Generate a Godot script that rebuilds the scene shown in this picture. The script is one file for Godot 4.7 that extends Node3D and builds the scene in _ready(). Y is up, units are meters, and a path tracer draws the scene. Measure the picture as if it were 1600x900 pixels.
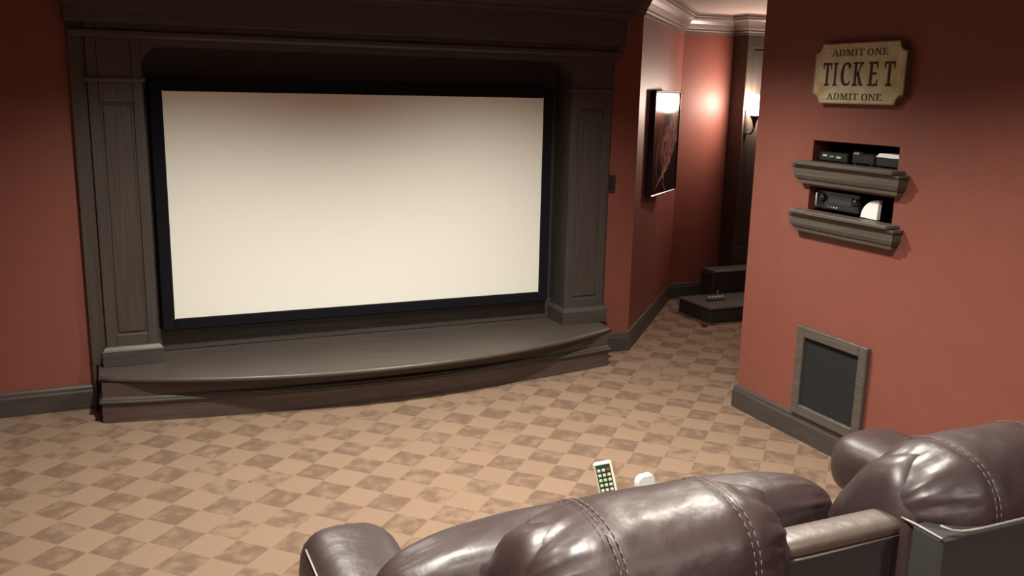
extends Node3D
# Home cinema seen from behind a reclining sofa. Metres, y up, screen wall across z = 0.

const CEIL := 2.335
const PW := 0.63        # width of the poster
const WX := 1.74        # face of the right-hand wall
const WZ := 0.06        # face of the screen wall either side of the surround
const HZ := -1.19       # back wall of the hallway
var M := {}
var used := {}
var rng := RandomNumberGenerator.new()

# ---------------------------------------------------------------- tree helpers
func numbered(called: String) -> String:
	if not used.has(called):
		used[called] = 0
		return called
	used[called] += 1
	return "%s_%03d" % [called, used[called]]

func thing(called: String, label: String, category: String, at := Vector3.ZERO, turn := 0.0, group := "") -> Node3D:
	var o := Node3D.new()
	o.name = numbered(called)
	add_child(o)
	o.position = at
	o.rotation.y = turn
	tag(o, label, category, group)
	return o

func tag(o: Node, label: String, category: String, group := "") -> Node:
	o.set_meta("label", label)
	o.set_meta("category", category)
	if group != "":
		o.set_meta("group", group)
	return o

func obj(called: String, st: SurfaceTool, mat: Material, parent: Node = null, label := "") -> MeshInstance3D:
	st.generate_normals()
	return put(called, st.commit(), mat, parent, label)

func put(called: String, mesh: Mesh, mat: Material, parent: Node = null, label := "") -> MeshInstance3D:
	var o := MeshInstance3D.new()
	o.name = numbered(called) if parent == null else called
	o.mesh = mesh
	o.material_override = mat
	o.cast_shadow = GeometryInstance3D.SHADOW_CASTING_SETTING_ON
	if parent == null:
		add_child(o, true)
	else:
		parent.add_child(o, true)
	if label != "":
		o.set_meta("label", label)
	return o

func struct(called: String, label: String, category: String, st: SurfaceTool, mat: Material) -> MeshInstance3D:
	var o := obj(called, st, mat)
	o.set_meta("kind", "structure")
	tag(o, label, category)
	return o

# ---------------------------------------------------------------- mesh helpers
func flat() -> SurfaceTool:
	var st := SurfaceTool.new()
	st.begin(Mesh.PRIMITIVE_TRIANGLES)
	st.set_smooth_group(-1)
	return st

func soft() -> SurfaceTool:
	var st := SurfaceTool.new()
	st.begin(Mesh.PRIMITIVE_TRIANGLES)
	st.set_smooth_group(0)
	return st

func tri(st: SurfaceTool, a: Vector3, b: Vector3, c: Vector3, out: Vector3) -> void:
	if (b - a).cross(c - a).dot(out) > 0.0:
		st.add_vertex(a)
		st.add_vertex(c)
		st.add_vertex(b)
	else:
		st.add_vertex(a)
		st.add_vertex(b)
		st.add_vertex(c)

func quad(st: SurfaceTool, a: Vector3, b: Vector3, c: Vector3, d: Vector3, out: Vector3) -> void:
	tri(st, a, b, c, out)
	tri(st, a, c, d, out)

func box(st: SurfaceTool, c: Vector3, s: Vector3, bev := 0.0, xf := Transform3D.IDENTITY) -> void:
	var h := s * 0.5
	bev = minf(bev, minf(h.x, minf(h.y, h.z)) * 0.9)
	var i := h - Vector3.ONE * bev
	for a in 3:
		var b: int = (a + 1) % 3
		var d: int = (a + 2) % 3
		for sa in [-1.0, 1.0]:
			var q := []
			for k in [[-1.0, -1.0], [1.0, -1.0], [1.0, 1.0], [-1.0, 1.0]]:
				var v := Vector3.ZERO
				v[a] = sa * h[a]
				v[b] = k[0] * i[b]
				v[d] = k[1] * i[d]
				q.append(xf * (c + v))
			var n := Vector3.ZERO
			n[a] = sa
			quad(st, q[0], q[1], q[2], q[3], xf.basis * n)
			if bev <= 0.0:
				continue
			for sb in [-1.0, 1.0]:
				var e := []
				for sd in [-1.0, 1.0]:
					var v1 := Vector3.ZERO
					v1[a] = sa * h[a]
					v1[b] = sb * i[b]
					v1[d] = sd * i[d]
					var v2 := Vector3.ZERO
					v2[a] = sa * i[a]
					v2[b] = sb * h[b]
					v2[d] = sd * i[d]
					e.append([xf * (c + v1), xf * (c + v2)])
				var n2 := Vector3.ZERO
				n2[a] = sa
				n2[b] = sb
				quad(st, e[0][0], e[0][1], e[1][1], e[1][0], xf.basis * n2)
	if bev > 0.0:
		for sx in [-1.0, 1.0]:
			for sy in [-1.0, 1.0]:
				for sz in [-1.0, 1.0]:
					var g := Vector3(sx, sy, sz)
					tri(st, xf * (c + g * Vector3(h.x, i.y, i.z)), xf * (c + g * Vector3(i.x, h.y, i.z)), xf * (c + g * Vector3(i.x, i.y, h.z)), xf.basis * g)

func span(st: SurfaceTool, lo: Vector3, hi: Vector3, bev := 0.0) -> void:
	box(st, (lo + hi) * 0.5, hi - lo, bev)

# a polygon in the x, y of xf, pushed out along its z from 0 to depth
func extrude(st: SurfaceTool, poly: PackedVector2Array, depth: float, xf := Transform3D.IDENTITY) -> void:
	var p := poly
	if Geometry2D.is_polygon_clockwise(p):
		p.reverse()
	var t := Geometry2D.triangulate_polygon(p)
	for k in range(0, t.size(), 3):
		var a := p[t[k]]
		var b := p[t[k + 1]]
		var c := p[t[k + 2]]
		tri(st, xf * Vector3(a.x, a.y, depth), xf * Vector3(b.x, b.y, depth), xf * Vector3(c.x, c.y, depth), xf.basis.z)
		tri(st, xf * Vector3(a.x, a.y, 0), xf * Vector3(b.x, b.y, 0), xf * Vector3(c.x, c.y, 0), -xf.basis.z)
	for k in p.size():
		var a := p[k]
		var b := p[(k + 1) % p.size()]
		var n := xf.basis * Vector3(b.y - a.y, a.x - b.x, 0)
		quad(st, xf * Vector3(a.x, a.y, 0), xf * Vector3(b.x, b.y, 0), xf * Vector3(b.x, b.y, depth), xf * Vector3(a.x, a.y, depth), n)

# profile (u out from the path, v up), closed and counter-clockwise, along a path on the floor plan; side +1 puts u to the left of the way
func sweep(st: SurfaceTool, path: PackedVector3Array, prof: PackedVector2Array, side := 1.0, closed := false) -> void:
	var p := prof
	if Geometry2D.is_polygon_clockwise(p):
		p.reverse()
	var n := path.size()
	var segs := n if closed else n - 1
	var dirs := []
	for k in segs:
		var d := path[(k + 1) % n] - path[k]
		d.y = 0
		dirs.append(d.normalized())
	var nor := func(d: Vector3) -> Vector3: return Vector3(d.z, 0, -d.x) * side
	var mit := []
	for k in n:
		var a: Vector3 = dirs[(k - 1 + segs) % segs] if (closed or k > 0) else dirs[0]
		var b: Vector3 = dirs[k % segs] if (closed or k < n - 1) else dirs[segs - 1]
		var na: Vector3 = nor.call(a)
		var nb: Vector3 = nor.call(b)
		var m := (na + nb).normalized()
		mit.append(m / maxf(0.3, m.dot(na)))
	for k in segs:
		var e: int = (k + 1) % n
		var on: Vector3 = nor.call(dirs[k])
		for j in p.size():
			var a := p[j]
			var b := p[(j + 1) % p.size()]
			var out := on * (b.y - a.y) + Vector3.UP * (a.x - b.x)
			var m0: Vector3 = mit[k]
			var m1: Vector3 = mit[e]
			quad(st, path[k] + m0 * a.x + Vector3.UP * a.y, path[k] + m0 * b.x + Vector3.UP * b.y,
				path[e] + m1 * b.x + Vector3.UP * b.y, path[e] + m1 * a.x + Vector3.UP * a.y, out)
	if not closed:
		var t := Geometry2D.triangulate_polygon(p)
		for q in range(0, t.size(), 3):
			for end in [0, n - 1]:
				var m: Vector3 = mit[end]
				var v := []
				for z in 3:
					v.append(path[end] + m * p[t[q + z]].x + Vector3.UP * p[t[q + z]].y)
				tri(st, v[0], v[1], v[2], -dirs[0] if end == 0 else dirs[segs - 1])

# round section about the y axis of xf; prof is (radius, height)
func lathe(st: SurfaceTool, prof: PackedVector2Array, seg := 24, xf := Transform3D.IDENTITY) -> void:
	for j in prof.size() - 1:
		var a := prof[j]
		var b := prof[j + 1]
		for k in seg:
			var t0 := TAU * k / seg
			var t1 := TAU * (k + 1) / seg
			var c0 := Vector3(cos(t0), 0, sin(t0))
			var c1 := Vector3(cos(t1), 0, sin(t1))
			var out := xf.basis * ((c0 + c1) * (b.y - a.y) + Vector3.UP * 2.0 * (a.x - b.x))
			if a.x > 1e-6 and b.x > 1e-6:
				quad(st, xf * (c0 * a.x + Vector3.UP * a.y), xf * (c0 * b.x + Vector3.UP * b.y), xf * (c1 * b.x + Vector3.UP * b.y), xf * (c1 * a.x + Vector3.UP * a.y), out)
			elif a.x > 1e-6:
				tri(st, xf * (c0 * a.x + Vector3.UP * a.y), xf * (Vector3.UP * b.y), xf * (c1 * a.x + Vector3.UP * a.y), out)
			elif b.x > 1e-6:
				tri(st, xf * (Vector3.UP * a.y), xf * (c0 * b.x + Vector3.UP * b.y), xf * (c1 * b.x + Vector3.UP * b.y), out)

func tube(st: SurfaceTool, pts: PackedVector3Array, r: float, seg := 8) -> void:
	var rings := []
	var up := Vector3.UP
	for k in pts.size():
		var d := (pts[mini(k + 1, pts.size() - 1)] - pts[maxi(k - 1, 0)]).normalized()
		if absf(d.dot(up)) > 0.95:
			up = Vector3.RIGHT
		var x := d.cross(up).normalized()
		var y := x.cross(d).normalized()
		up = y
		var ring := []
		for j in seg:
			var t := TAU * j / seg
			ring.append(pts[k] + (x * cos(t) + y * sin(t)) * r)
		rings.append(ring)
	for k in pts.size() - 1:
		for j in seg:
			var q: int = (j + 1) % seg
			quad(st, rings[k][j], rings[k + 1][j], rings[k + 1][q], rings[k][q], (rings[k][j] + rings[k][q]) * 0.5 - pts[k])
	for j in range(1, seg - 1):
		tri(st, rings[0][0], rings[0][j], rings[0][j + 1], pts[0] - pts[1])
		var e := pts.size() - 1
		tri(st, rings[e][0], rings[e][j], rings[e][j + 1], pts[e] - pts[e - 1])

# a closed soft body: rings of points (all the same count) from one end to the other; each ring turns round its middle
func loft(st: SurfaceTool, rings: Array) -> void:
	var mids := []
	for r in rings:
		var m := Vector3.ZERO
		for p in r:
			m += p
		mids.append(m / r.size())
	for k in rings.size() - 1:
		var a: Array = rings[k]
		var b: Array = rings[k + 1]
		var mid: Vector3 = (mids[k] + mids[k + 1]) * 0.5
		for j in a.size():
			var q: int = (j + 1) % a.size()
			quad(st, a[j], b[j], b[q], a[q], (a[j] + b[q]) * 0.5 - mid)
	for end in [0, rings.size() - 1]:
		var r: Array = rings[end]
		var inner: Vector3 = mids[1] if end == 0 else mids[end - 1]
		for j in r.size():
			tri(st, mids[end], r[j], r[(j + 1) % r.size()], mids[end] - inner + (r[j] - mids[end]) * 0.001)

# ---------------------------------------------------------------- materials
func noise_image(w: int, h: int, fx: float, fy: float, seed_: int, octaves := 4, lo := 0.75, hi := 1.0) -> Image:
	var n := FastNoiseLite.new()
	n.seed = seed_
	n.noise_type = FastNoiseLite.TYPE_SIMPLEX_SMOOTH
	n.fractal_octaves = octaves
	n.frequency = 1.0
	var im := Image.create(w, h, false, Image.FORMAT_RGB8)
	for y in h:
		for x in w:
			# blended over the edges so that it repeats
			var u := float(x) / w
			var v := float(y) / h
			var a := n.get_noise_2d(u * fx, v * fy)
			var b := n.get_noise_2d((u - 1.0) * fx, v * fy)
			var c := n.get_noise_2d(u * fx, (v - 1.0) * fy)
			var d := n.get_noise_2d((u - 1.0) * fx, (v - 1.0) * fy)
			var t := lerpf(lerpf(a, b, u), lerpf(c, d, u), v)
			var g := lerpf(lo, hi, clampf(0.5 + t * 0.9, 0.0, 1.0))
			im.set_pixel(x, y, Color(g, g, g))
	return im

func tex(im: Image) -> ImageTexture:
	im.generate_mipmaps()
	return ImageTexture.create_from_image(im)

func lin(r: float, g: float, b: float) -> Color:
	return Color(r, g, b).linear_to_srgb()

func plain(c: Color, rough := 0.6, metal := 0.0, spec := 0.5) -> StandardMaterial3D:
	var m := StandardMaterial3D.new()
	m.albedo_color = c
	m.roughness = rough
	m.metallic = metal
	m.metallic_specular = spec
	return m

func tri_tex(m: StandardMaterial3D, t: Texture2D, scale: Vector3) -> StandardMaterial3D:
	m.albedo_texture = t
	m.uv1_triplanar = true
	m.uv1_world_triplanar = true
	m.uv1_scale = scale
	return m

func bumps(m: StandardMaterial3D, freq: float, strength: float, seed_: int, kind := FastNoiseLite.TYPE_SIMPLEX_SMOOTH) -> void:
	var n := FastNoiseLite.new()
	n.seed = seed_
	n.noise_type = kind
	n.frequency = freq
	var im := n.get_seamless_image(256, 256)
	im.convert(Image.FORMAT_RGBA8)
	im.bump_map_to_normal_map(strength)
	m.normal_enabled = true
	m.normal_texture = tex(im)

func make_materials() -> void:
	var grain := tex(noise_image(256, 256, 60.0, 3.0, 11, 4, 0.62, 1.0))
	var wood := lin(0.082, 0.068, 0.060)
	M.wood_up = tri_tex(plain(wood, 0.42), grain, Vector3(3.0, 0.6, 3.0))          # grain runs up
	var across := tex(noise_image(256, 256, 3.0, 60.0, 12, 4, 0.62, 1.0))
	M.wood_across = tri_tex(plain(wood, 0.42), across, Vector3(0.6, 3.0, 3.0))     # grain runs along x
	M.wood_floor = tri_tex(plain(lin(0.098, 0.078, 0.067), 0.4), across, Vector3(0.6, 3.0, 3.0))
	M.wood_riser = tri_tex(plain(lin(0.115, 0.078, 0.068), 0.36), across, Vector3(0.6, 3.0, 3.0))
	M.wood_side = tri_tex(plain(wood, 0.42), across, Vector3(3.0, 3.0, 0.6))
	M.wood_ledge = tri_tex(plain(lin(0.125, 0.102, 0.085), 0.5), across, Vector3(3.0, 3.0, 0.6))
	M.crown = tri_tex(plain(lin(0.20, 0.155, 0.14), 0.33), across, Vector3(0.6, 3.0, 3.0))
	var mottle := tex(noise_image(256, 256, 9.0, 9.0, 21, 5, 0.9, 1.0))
	var faint := tex(noise_image(128, 128, 9.0, 9.0, 22, 4, 0.965, 1.0))
	M.red = tri_tex(plain(lin(0.205, 0.064, 0.048), 0.5, 0.0, 0.45), faint, Vector3.ONE * 0.7)
	M.ceiling = tri_tex(plain(lin(0.46, 0.46, 0.47), 0.85), mottle, Vector3.ONE * 0.5)  # out of view; kept light grey so it bounces neutral fill
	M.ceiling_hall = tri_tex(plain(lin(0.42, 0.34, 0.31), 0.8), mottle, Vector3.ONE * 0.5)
	M.rear = tri_tex(plain(lin(0.25, 0.085, 0.062), 0.6), mottle, Vector3.ONE * 0.5)
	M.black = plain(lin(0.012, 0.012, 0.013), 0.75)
	M.velvet = plain(lin(0.008, 0.008, 0.011), 0.9, 0.0, 0.2)
	M.gloss_black = plain(lin(0.012, 0.012, 0.013), 0.25)
	M.recess = plain(lin(0.03, 0.025, 0.023), 0.6)
	M.screen = plain(lin(0.80, 0.79, 0.74), 0.85, 0.0, 0.2)
	M.cloth = tri_tex(plain(lin(0.035, 0.036, 0.038), 0.95, 0.0, 0.2), tex(noise_image(128, 128, 40.0, 40.0, 31, 2, 0.6, 1.0)), Vector3.ONE * 6.0)
	M.step = plain(lin(0.028, 0.025, 0.025), 0.45)
	M.step_top = tri_tex(plain(lin(0.10, 0.085, 0.08), 0.4), across, Vector3(0.6, 3.0, 3.0))
	var leather := plain(lin(0.032, 0.017, 0.018), 0.44, 0.0, 0.58)
	bumps(leather, 0.018, 5.0, 41)
	leather.uv1_triplanar = true
	leather.uv1_world_triplanar = true
	leather.uv1_scale = Vector3.ONE * 2.2
	leather.normal_scale = 0.22
	M.leather = leather
	var rail := leather.duplicate() as StandardMaterial3D
	rail.roughness = 0.42
	rail.albedo_color = lin(0.085, 0.062, 0.054)  # lighter than the leather: the sheen on the rail is put into the colour
	M.rail = rail
	M.back_fabric = tri_tex(plain(lin(0.050, 0.046, 0.046), 0.95, 0.0, 0.2), tex(noise_image(128, 128, 30.0, 30.0, 33, 3, 0.9, 1.0)), Vector3.ONE * 4.0)
	M.stitch = plain(lin(0.11, 0.075, 0.07), 0.7)
	M.piping = plain(lin(0.30, 0.27, 0.26), 0.5)
	M.white = plain(lin(0.85, 0.84, 0.82), 0.4)
	M.ivory = plain(lin(0.72, 0.68, 0.52), 0.5)
	M.key_field = plain(lin(0.02, 0.05, 0.035), 0.5)
	M.red_key = plain(lin(0.35, 0.04, 0.03), 0.5)
	M.green_key = plain(lin(0.12, 0.35, 0.24), 0.5)
	M.pale_grey = plain(lin(0.45, 0.45, 0.45), 0.45)
	M.silver = plain(lin(0.55, 0.55, 0.54), 0.3, 0.9)
	M.bronze = plain(lin(0.05, 0.042, 0.035), 0.45, 0.6)
	M.ink = plain(lin(0.035, 0.022, 0.016), 0.8)
	M.ink_faded = plain(lin(0.10, 0.07, 0.048), 0.8)
	M.sign_edge = plain(lin(0.10, 0.07, 0.05), 0.7)
	M.frame_black = plain(lin(0.008, 0.008, 0.009), 0.35)
	M.trim_white = plain(lin(0.7, 0.7, 0.68), 0.5)
	var glow := plain(Color(1, 0.94, 0.82), 0.4)
	glow.emission_enabled = true
	glow.emission = Color(1.0, 0.87, 0.68)
	glow.emission_energy_multiplier = 2.0
	M.lens = glow
	var shade := plain(Color(1, 0.95, 0.88), 0.4)
	shade.emission_enabled = true
	shade.emission = Color(1.0, 0.90, 0.80)
	shade.emission_energy_multiplier = 9.0
	M.shade = shade
	var glass := plain(Color(1, 1, 1, 0.05), 0.08)
	glass.transparency = BaseMaterial3D.TRANSPARENCY_ALPHA
	M.glass = glass
	M.carpet = carpet()

func carpet() -> StandardMaterial3D:
	# ten diamonds to the repeat, each dark one with a figure of its own
	const N := 1024
	const T := 10
	var n := FastNoiseLite.new()
	n.seed = 5
	n.frequency = 1.0
	n.fractal_octaves = 3
	n.noise_type = FastNoiseLite.TYPE_SIMPLEX_SMOOTH
	var r := RandomNumberGenerator.new()
	r.seed = 77
	var off := []
	for k in T * T * 2:
		off.append(Vector3(r.randf() * 900.0, r.randf() * 900.0, r.randf()))
	var light := Vector3(0.194, 0.132, 0.095)
	var dark := Vector3(0.124, 0.081, 0.059)
	var data := PackedByteArray()
	data.resize(N * N * 3)
	for y in N:
		for x in N:
			var u := float(x) / N * T
			var v := float(y) / N * T
			var i := roundi(u)
			var j := roundi(v)
			var fx := u - i
			var fy := v - j
			var wob := 0.0
			var d := absf(fx) + absf(fy) - 0.5      # < 0 inside the light diamond round a lattice point
			var ci := floori(u)
			var cj := floori(v)
			var o: Vector3 = off[(cj % T) * T + (ci % T)]
			var lx := u - ci
			var ly := v - cj
			wob = n.get_noise_2d(lx * 2.2 + o.x, ly * 2.2 + o.y)
			var share := smoothstep(-0.015, 0.045, d + wob * 0.018)
			var fig := clampf(0.66 + wob * 0.95 + (o.z - 0.5) * 0.55 + smoothstep(0.10, 0.0, absf(d)) * 0.25, 0.05, 1.0)
			var lo: Vector3 = off[T * T + (j % T) * T + (i % T)]
			var fuzz := 0.94 + r.randf() * 0.12
			var tone := 1.0 + (lo.z - 0.5) * 0.06
			var c := light.lerp(dark, share * fig) * fuzz * lerpf(tone, 1.0, share)
			var p := (y * N + x) * 3
			var q := Color(c.x, c.y, c.z).linear_to_srgb()
			data[p] = int(clampf(q.r, 0, 1) * 255.0)
			data[p + 1] = int(clampf(q.g, 0, 1) * 255.0)
			data[p + 2] = int(clampf(q.b, 0, 1) * 255.0)
	var m := plain(Color.WHITE, 1.0, 0.0, 0.1)
	m.albedo_texture = tex(Image.create_from_data(N, N, false, Image.FORMAT_RGB8, data))
	return m

# ---------------------------------------------------------------- lights
func can_light(at: Vector3, energy: float, which: String) -> void:
	var t := thing("unseen_recessed_light", "round recessed ceiling downlight out of view, " + which, "ceiling light", at, 0.0, "unseen recessed downlights in the ceiling")
	var ring := soft()
	lathe(ring, PackedVector2Array([Vector2(0.068, 0.004), Vector2(0.068, -0.004), Vector2(0.072, -0.008), Vector2(0.094, -0.006), Vector2(0.097, 0.0)]), 32)
	obj("trim_ring", ring, M.trim_white, t)
	var lens := soft()
	lathe(lens, PackedVector2Array([Vector2(0.067, 0.0), Vector2(0.05, -0.003), Vector2(0.0, -0.004)]), 32)
	obj("lens", lens, M.lens, t)
	var s := SpotLight3D.new()
	s.name = "downlight_beam"
	t.add_child(s, true)
	s.position = Vector3(0, -0.02, 0)
	s.rotation_degrees.x = -90
	s.light_color = Color(1.0, 0.98, 0.92)
	s.light_energy = energy
	s.light_size = 0.06
	s.spot_angle = 69.5
	s.spot_angle_attenuation = 0.86
	s.spot_range = 12.0
	s.spot_attenuation = 2.0
	s.shadow_enabled = true

func camera_sky_lights() -> void:
	var cam := Camera3D.new()
	cam.name = "camera"
	add_child(cam)
	var yaw := Basis(Vector3.UP, -0.42199910)
	var pitch := Basis(Vector3.RIGHT, -0.21370390)
	var roll := Basis(Vector3.BACK, 0.02269445)
	cam.transform = Transform3D(yaw * pitch * roll, Vector3(-1.3992273, 1.6997846, 5.1585486))
	cam.fov = rad_to_deg(2.0 * atan(450.0 / 1419.448))
	cam.near = 0.05
	cam.current = true
	var we := WorldEnvironment.new()
	we.name = "environment"
	var e := Environment.new()
	e.background_mode = Environment.BG_COLOR
	e.background_color = Color.BLACK
	e.tonemap_mode = Environment.TONE_MAPPER_LINEAR
	e.tonemap_exposure = 1.0
	e.sdfgi_enabled = true
	e.ssao_enabled = true
	e.ssil_enabled = true
	we.environment = e
	add_child(we)
	for p in [[-0.98, 1.5, "left one nearest the screen, lighting it"], [0.66, 1.45, "right one nearest the screen, lighting it"], [-0.95, 3.9, "left one above the sofa row, lighting the leather"], [0.5, 3.0, "right one just before the sofa, lighting the right wall"], [-0.95, 6.0, "left one at the back of the room, lighting the sofa back"], [0.6, 5.9, "right one at the back of the room, lighting the sofa back"]]:
		can_light(Vector3(p[0], CEIL, p[1]), 7.8, p[2])  # out of view, placed to light the screen, walls, carpet and sofa

# ---------------------------------------------------------------- room
const BASE_PROF := [Vector2(0, 0), Vector2(0.018, 0), Vector2(0.018, 0.095), Vector2(0.014, 0.104), Vector2(0.012, 0.118), Vector2(0.006, 0.128), Vector2(0, 0.13)]
const CROWN_PROF := [Vector2(0, -0.155), Vector2(0.012, -0.155), Vector2(0.014, -0.135), Vector2(0.022, -0.128), Vector2(0.022, -0.115), Vector2(0.032, -0.108), Vector2(0.045, -0.08), Vector2(0.062, -0.055), Vector2(0.085, -0.04), Vector2(0.088, -0.028), Vector2(0.1, -0.024), Vector2(0.104, -0.008), Vector2(0.12, -0.004), Vector2(0.12, 0), Vector2(0, 0)]

func room() -> void:
	# carpet
	var st := SurfaceTool.new()
	st.begin(Mesh.PRIMITIVE_TRIANGLES)
	var x0 := -2.7
	var x1 := 4.6
	var z0 := -1.4
	var z1 := 7.0
	var D := 2.09
	for v in [[x0, z0], [x1, z0], [x1, z1], [x0, z0], [x1, z1], [x0, z1]]:
		st.set_normal(Vector3.UP)
		st.set_uv(Vector2((v[0] + 1.346) / D, (v[1] - 1.42) / D))
		st.add_vertex(Vector3(v[0], 0, v[1]))
	var fl := put("floor", st.commit(), M.carpet)
	fl.set_meta("kind", "structure")
	tag(fl, "wall-to-wall carpet in tan and mottled brown diamonds", "carpet")
	var c := flat()
	extrude(c, PackedVector2Array([Vector2(x0 - 0.1, z0 - 0.1), Vector2(1.756, z0 - 0.1), Vector2(1.756, 0.06), Vector2(WX, 1.262), Vector2(WX, 1.362), Vector2(x1 + 0.1, 1.362), Vector2(x1 + 0.1, z1 + 0.1), Vector2(x0 - 0.1, z1 + 0.1)]), 0.12, Transform3D(Basis(Vector3.RIGHT, Vector3(0, 0, 1), Vector3.UP), Vector3(0, CEIL, 0)))
	struct("ceiling", "grey ceiling over the cinema room, out of view, toned to bounce light", "ceiling", c, M.ceiling)
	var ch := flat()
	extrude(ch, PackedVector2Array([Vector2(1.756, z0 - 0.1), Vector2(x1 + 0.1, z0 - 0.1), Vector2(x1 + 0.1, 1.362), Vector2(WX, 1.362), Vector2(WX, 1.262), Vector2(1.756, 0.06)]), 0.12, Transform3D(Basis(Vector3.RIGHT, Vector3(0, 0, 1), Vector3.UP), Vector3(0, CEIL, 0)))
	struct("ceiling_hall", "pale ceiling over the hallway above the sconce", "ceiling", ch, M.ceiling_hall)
	# screen wall, in three pieces round the recess
	var b := flat()
	span(b, Vector3(x0, 0, -0.3), Vector3(-1.23, CEIL, WZ))
	span(b, Vector3(-1.23, 0, -0.3), Vector3(1.27, CEIL, -0.128))
	span(b, Vector3(-1.23, 1.97, -0.128), Vector3(1.27, CEIL, WZ))
	var pt := PackedVector2Array([Vector2(1.27, -0.3), Vector2(1.6, -0.3), Vector2(1.756, -0.12), Vector2(1.756, WZ), Vector2(1.27, WZ)])
	extrude(b, pt, CEIL, Transform3D(Basis(Vector3.RIGHT, Vector3(0, 0, 1), Vector3.UP), Vector3.ZERO))
	struct("wall_front", "deep red painted wall either side of the projection screen surround", "wall", b, M.red)
	# slanting hallway wall, from the corner to the hallway's back wall
	var a := Vector3(1.756, 0, WZ)
	var e := Vector3(2.915, 0, HZ)
	var d := (e - a).normalized()
	var back := Vector3(d.z, 0, -d.x)
	var sl := flat()
	extrude(sl, PackedVector2Array([Vector2(a.x, a.z), Vector2(e.x, e.z), Vector2(e.x + back.x * 0.15, e.z + back.z * 0.15), Vector2(a.x + back.x * 0.15, a.z + back.z * 0.15)]), CEIL, Transform3D(Basis(Vector3.RIGHT, Vector3(0, 0, 1), Vector3.UP), Vector3.ZERO))
	struct("wall_hall_slant", "red painted slanting wall carrying the framed poster", "wall", sl, M.red)
	var hb := flat()
	span(hb, Vector3(2.6, 0, HZ - 0.15), Vector3(x1, CEIL, HZ))
	struct("wall_hall_back", "red painted back wall of the hallway beside the dark pilaster", "wall", hb, M.red)
	var hr := flat()
	span(hr, Vector3(x1, 0, HZ - 0.15), Vector3(x1 + 0.12, CEIL, 1.4))
	struct("wall_hall_end", "red painted end wall of the hallway", "wall", hr, M.red)
	# right-hand wall with two niches cut through, and its return along the hallway
	var r := flat()
	var ys := [0.0, 1.165, 1.28, 1.40, 1.50, CEIL]
	var zs := [1.262, 1.69, 2.22, z1]
	for i in 5:
		for j in 3:
			if j == 1 and (i == 1 or i == 3):
				continue
			span(r, Vector3(WX, ys[i], zs[j]), Vector3(WX + 0.1, ys[i + 1], zs[j + 1]))
	span(r, Vector3(WX + 0.1, 0, 1.262), Vector3(x1, CEIL, 1.362))
	var wr := struct("wall_right", "terracotta red wall with a ticket sign and two equipment niches", "wall", r, M.red)
	for k in [1, 3]:
		var n := flat()
		var lo := Vector3(WX + 0.005, ys[k], 1.69)
		var hi := Vector3(WX + 0.42, ys[k + 1], 2.22)
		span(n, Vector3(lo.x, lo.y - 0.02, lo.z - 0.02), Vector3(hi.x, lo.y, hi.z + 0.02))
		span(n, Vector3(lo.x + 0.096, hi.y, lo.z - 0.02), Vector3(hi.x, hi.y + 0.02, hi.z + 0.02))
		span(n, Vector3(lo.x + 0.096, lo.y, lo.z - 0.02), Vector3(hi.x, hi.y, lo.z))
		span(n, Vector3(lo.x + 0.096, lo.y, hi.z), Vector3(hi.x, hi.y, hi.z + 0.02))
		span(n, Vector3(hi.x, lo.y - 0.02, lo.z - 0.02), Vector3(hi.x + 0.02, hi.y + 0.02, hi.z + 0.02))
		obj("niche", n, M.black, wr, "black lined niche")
	var lw := flat()
	span(lw, Vector3(x0 - 0.12, 0, -0.3), Vector3(x0, CEIL, z1))
	struct("wall_left", "red painted side wall left of the screen", "wall", lw, M.rear)
	var rw := flat()
	span(rw, Vector3(x0 - 0.12, 0, z1), Vector3(x1 + 0.12, CEIL, z1 + 0.12))
	struct("wall_rear", "red painted wall behind the seats", "wall", rw, M.rear)
	# skirting
	var bl := flat()
	sweep(bl, PackedVector3Array([Vector3(x0, 0, WZ), Vector3(-1.532, 0, WZ)]), BASE_PROF, -1.0)
	struct("baseboard_left", "dark wood baseboard left of the stage", "baseboard", bl, M.wood_across)
	var bh := flat()
	sweep(bh, PackedVector3Array([Vector3(1.522, 0, WZ), a, e, Vector3(3.405, 0, HZ)]), BASE_PROF, -1.0)
	struct("baseboard_hall", "dark wood baseboard turning from the stage into the hallway", "baseboard", bh, M.wood_across)
	var br := flat()
	sweep(br, PackedVector3Array([Vector3(x1, 0, 1.262), Vector3(WX, 0, 1.262), Vector3(WX, 0, z1)]), BASE_PROF, -1.0)
	struct("baseboard_right", "dark wood baseboard along the terracotta wall under the grille", "baseboard", br, M.wood_side)
	# crown moulding: front wall, round the corner, hallway, round the pilaster
	var cr := flat()
	sweep(cr, PackedVector3Array([Vector3(1.6, CEIL, WZ), Vector3(a.x, CEIL, a.z), Vector3(e.x, CEIL, e.z), Vector3(3.405, CEIL, HZ), Vector3(3.405, CEIL, -1.0), Vector3(3.72, CEIL, -1.0), Vector3(3.72, CEIL, HZ), Vector3(x1, CEIL, HZ)]), CROWN_PROF, -1.0)
	struct("trim_1", "stepped crown moulding along the top of the hallway walls", "crown moulding", cr, M.crown)
	var cl := flat()
	sweep(cl, PackedVector3Array([Vector3(x0, CEIL, WZ), Vector3(-1.6, CEIL, WZ)]), CROWN_PROF, -1.0)
	struct("trim_2", "dark crown moulding above the wall left of the screen", "crown moulding", cl, M.crown)

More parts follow.
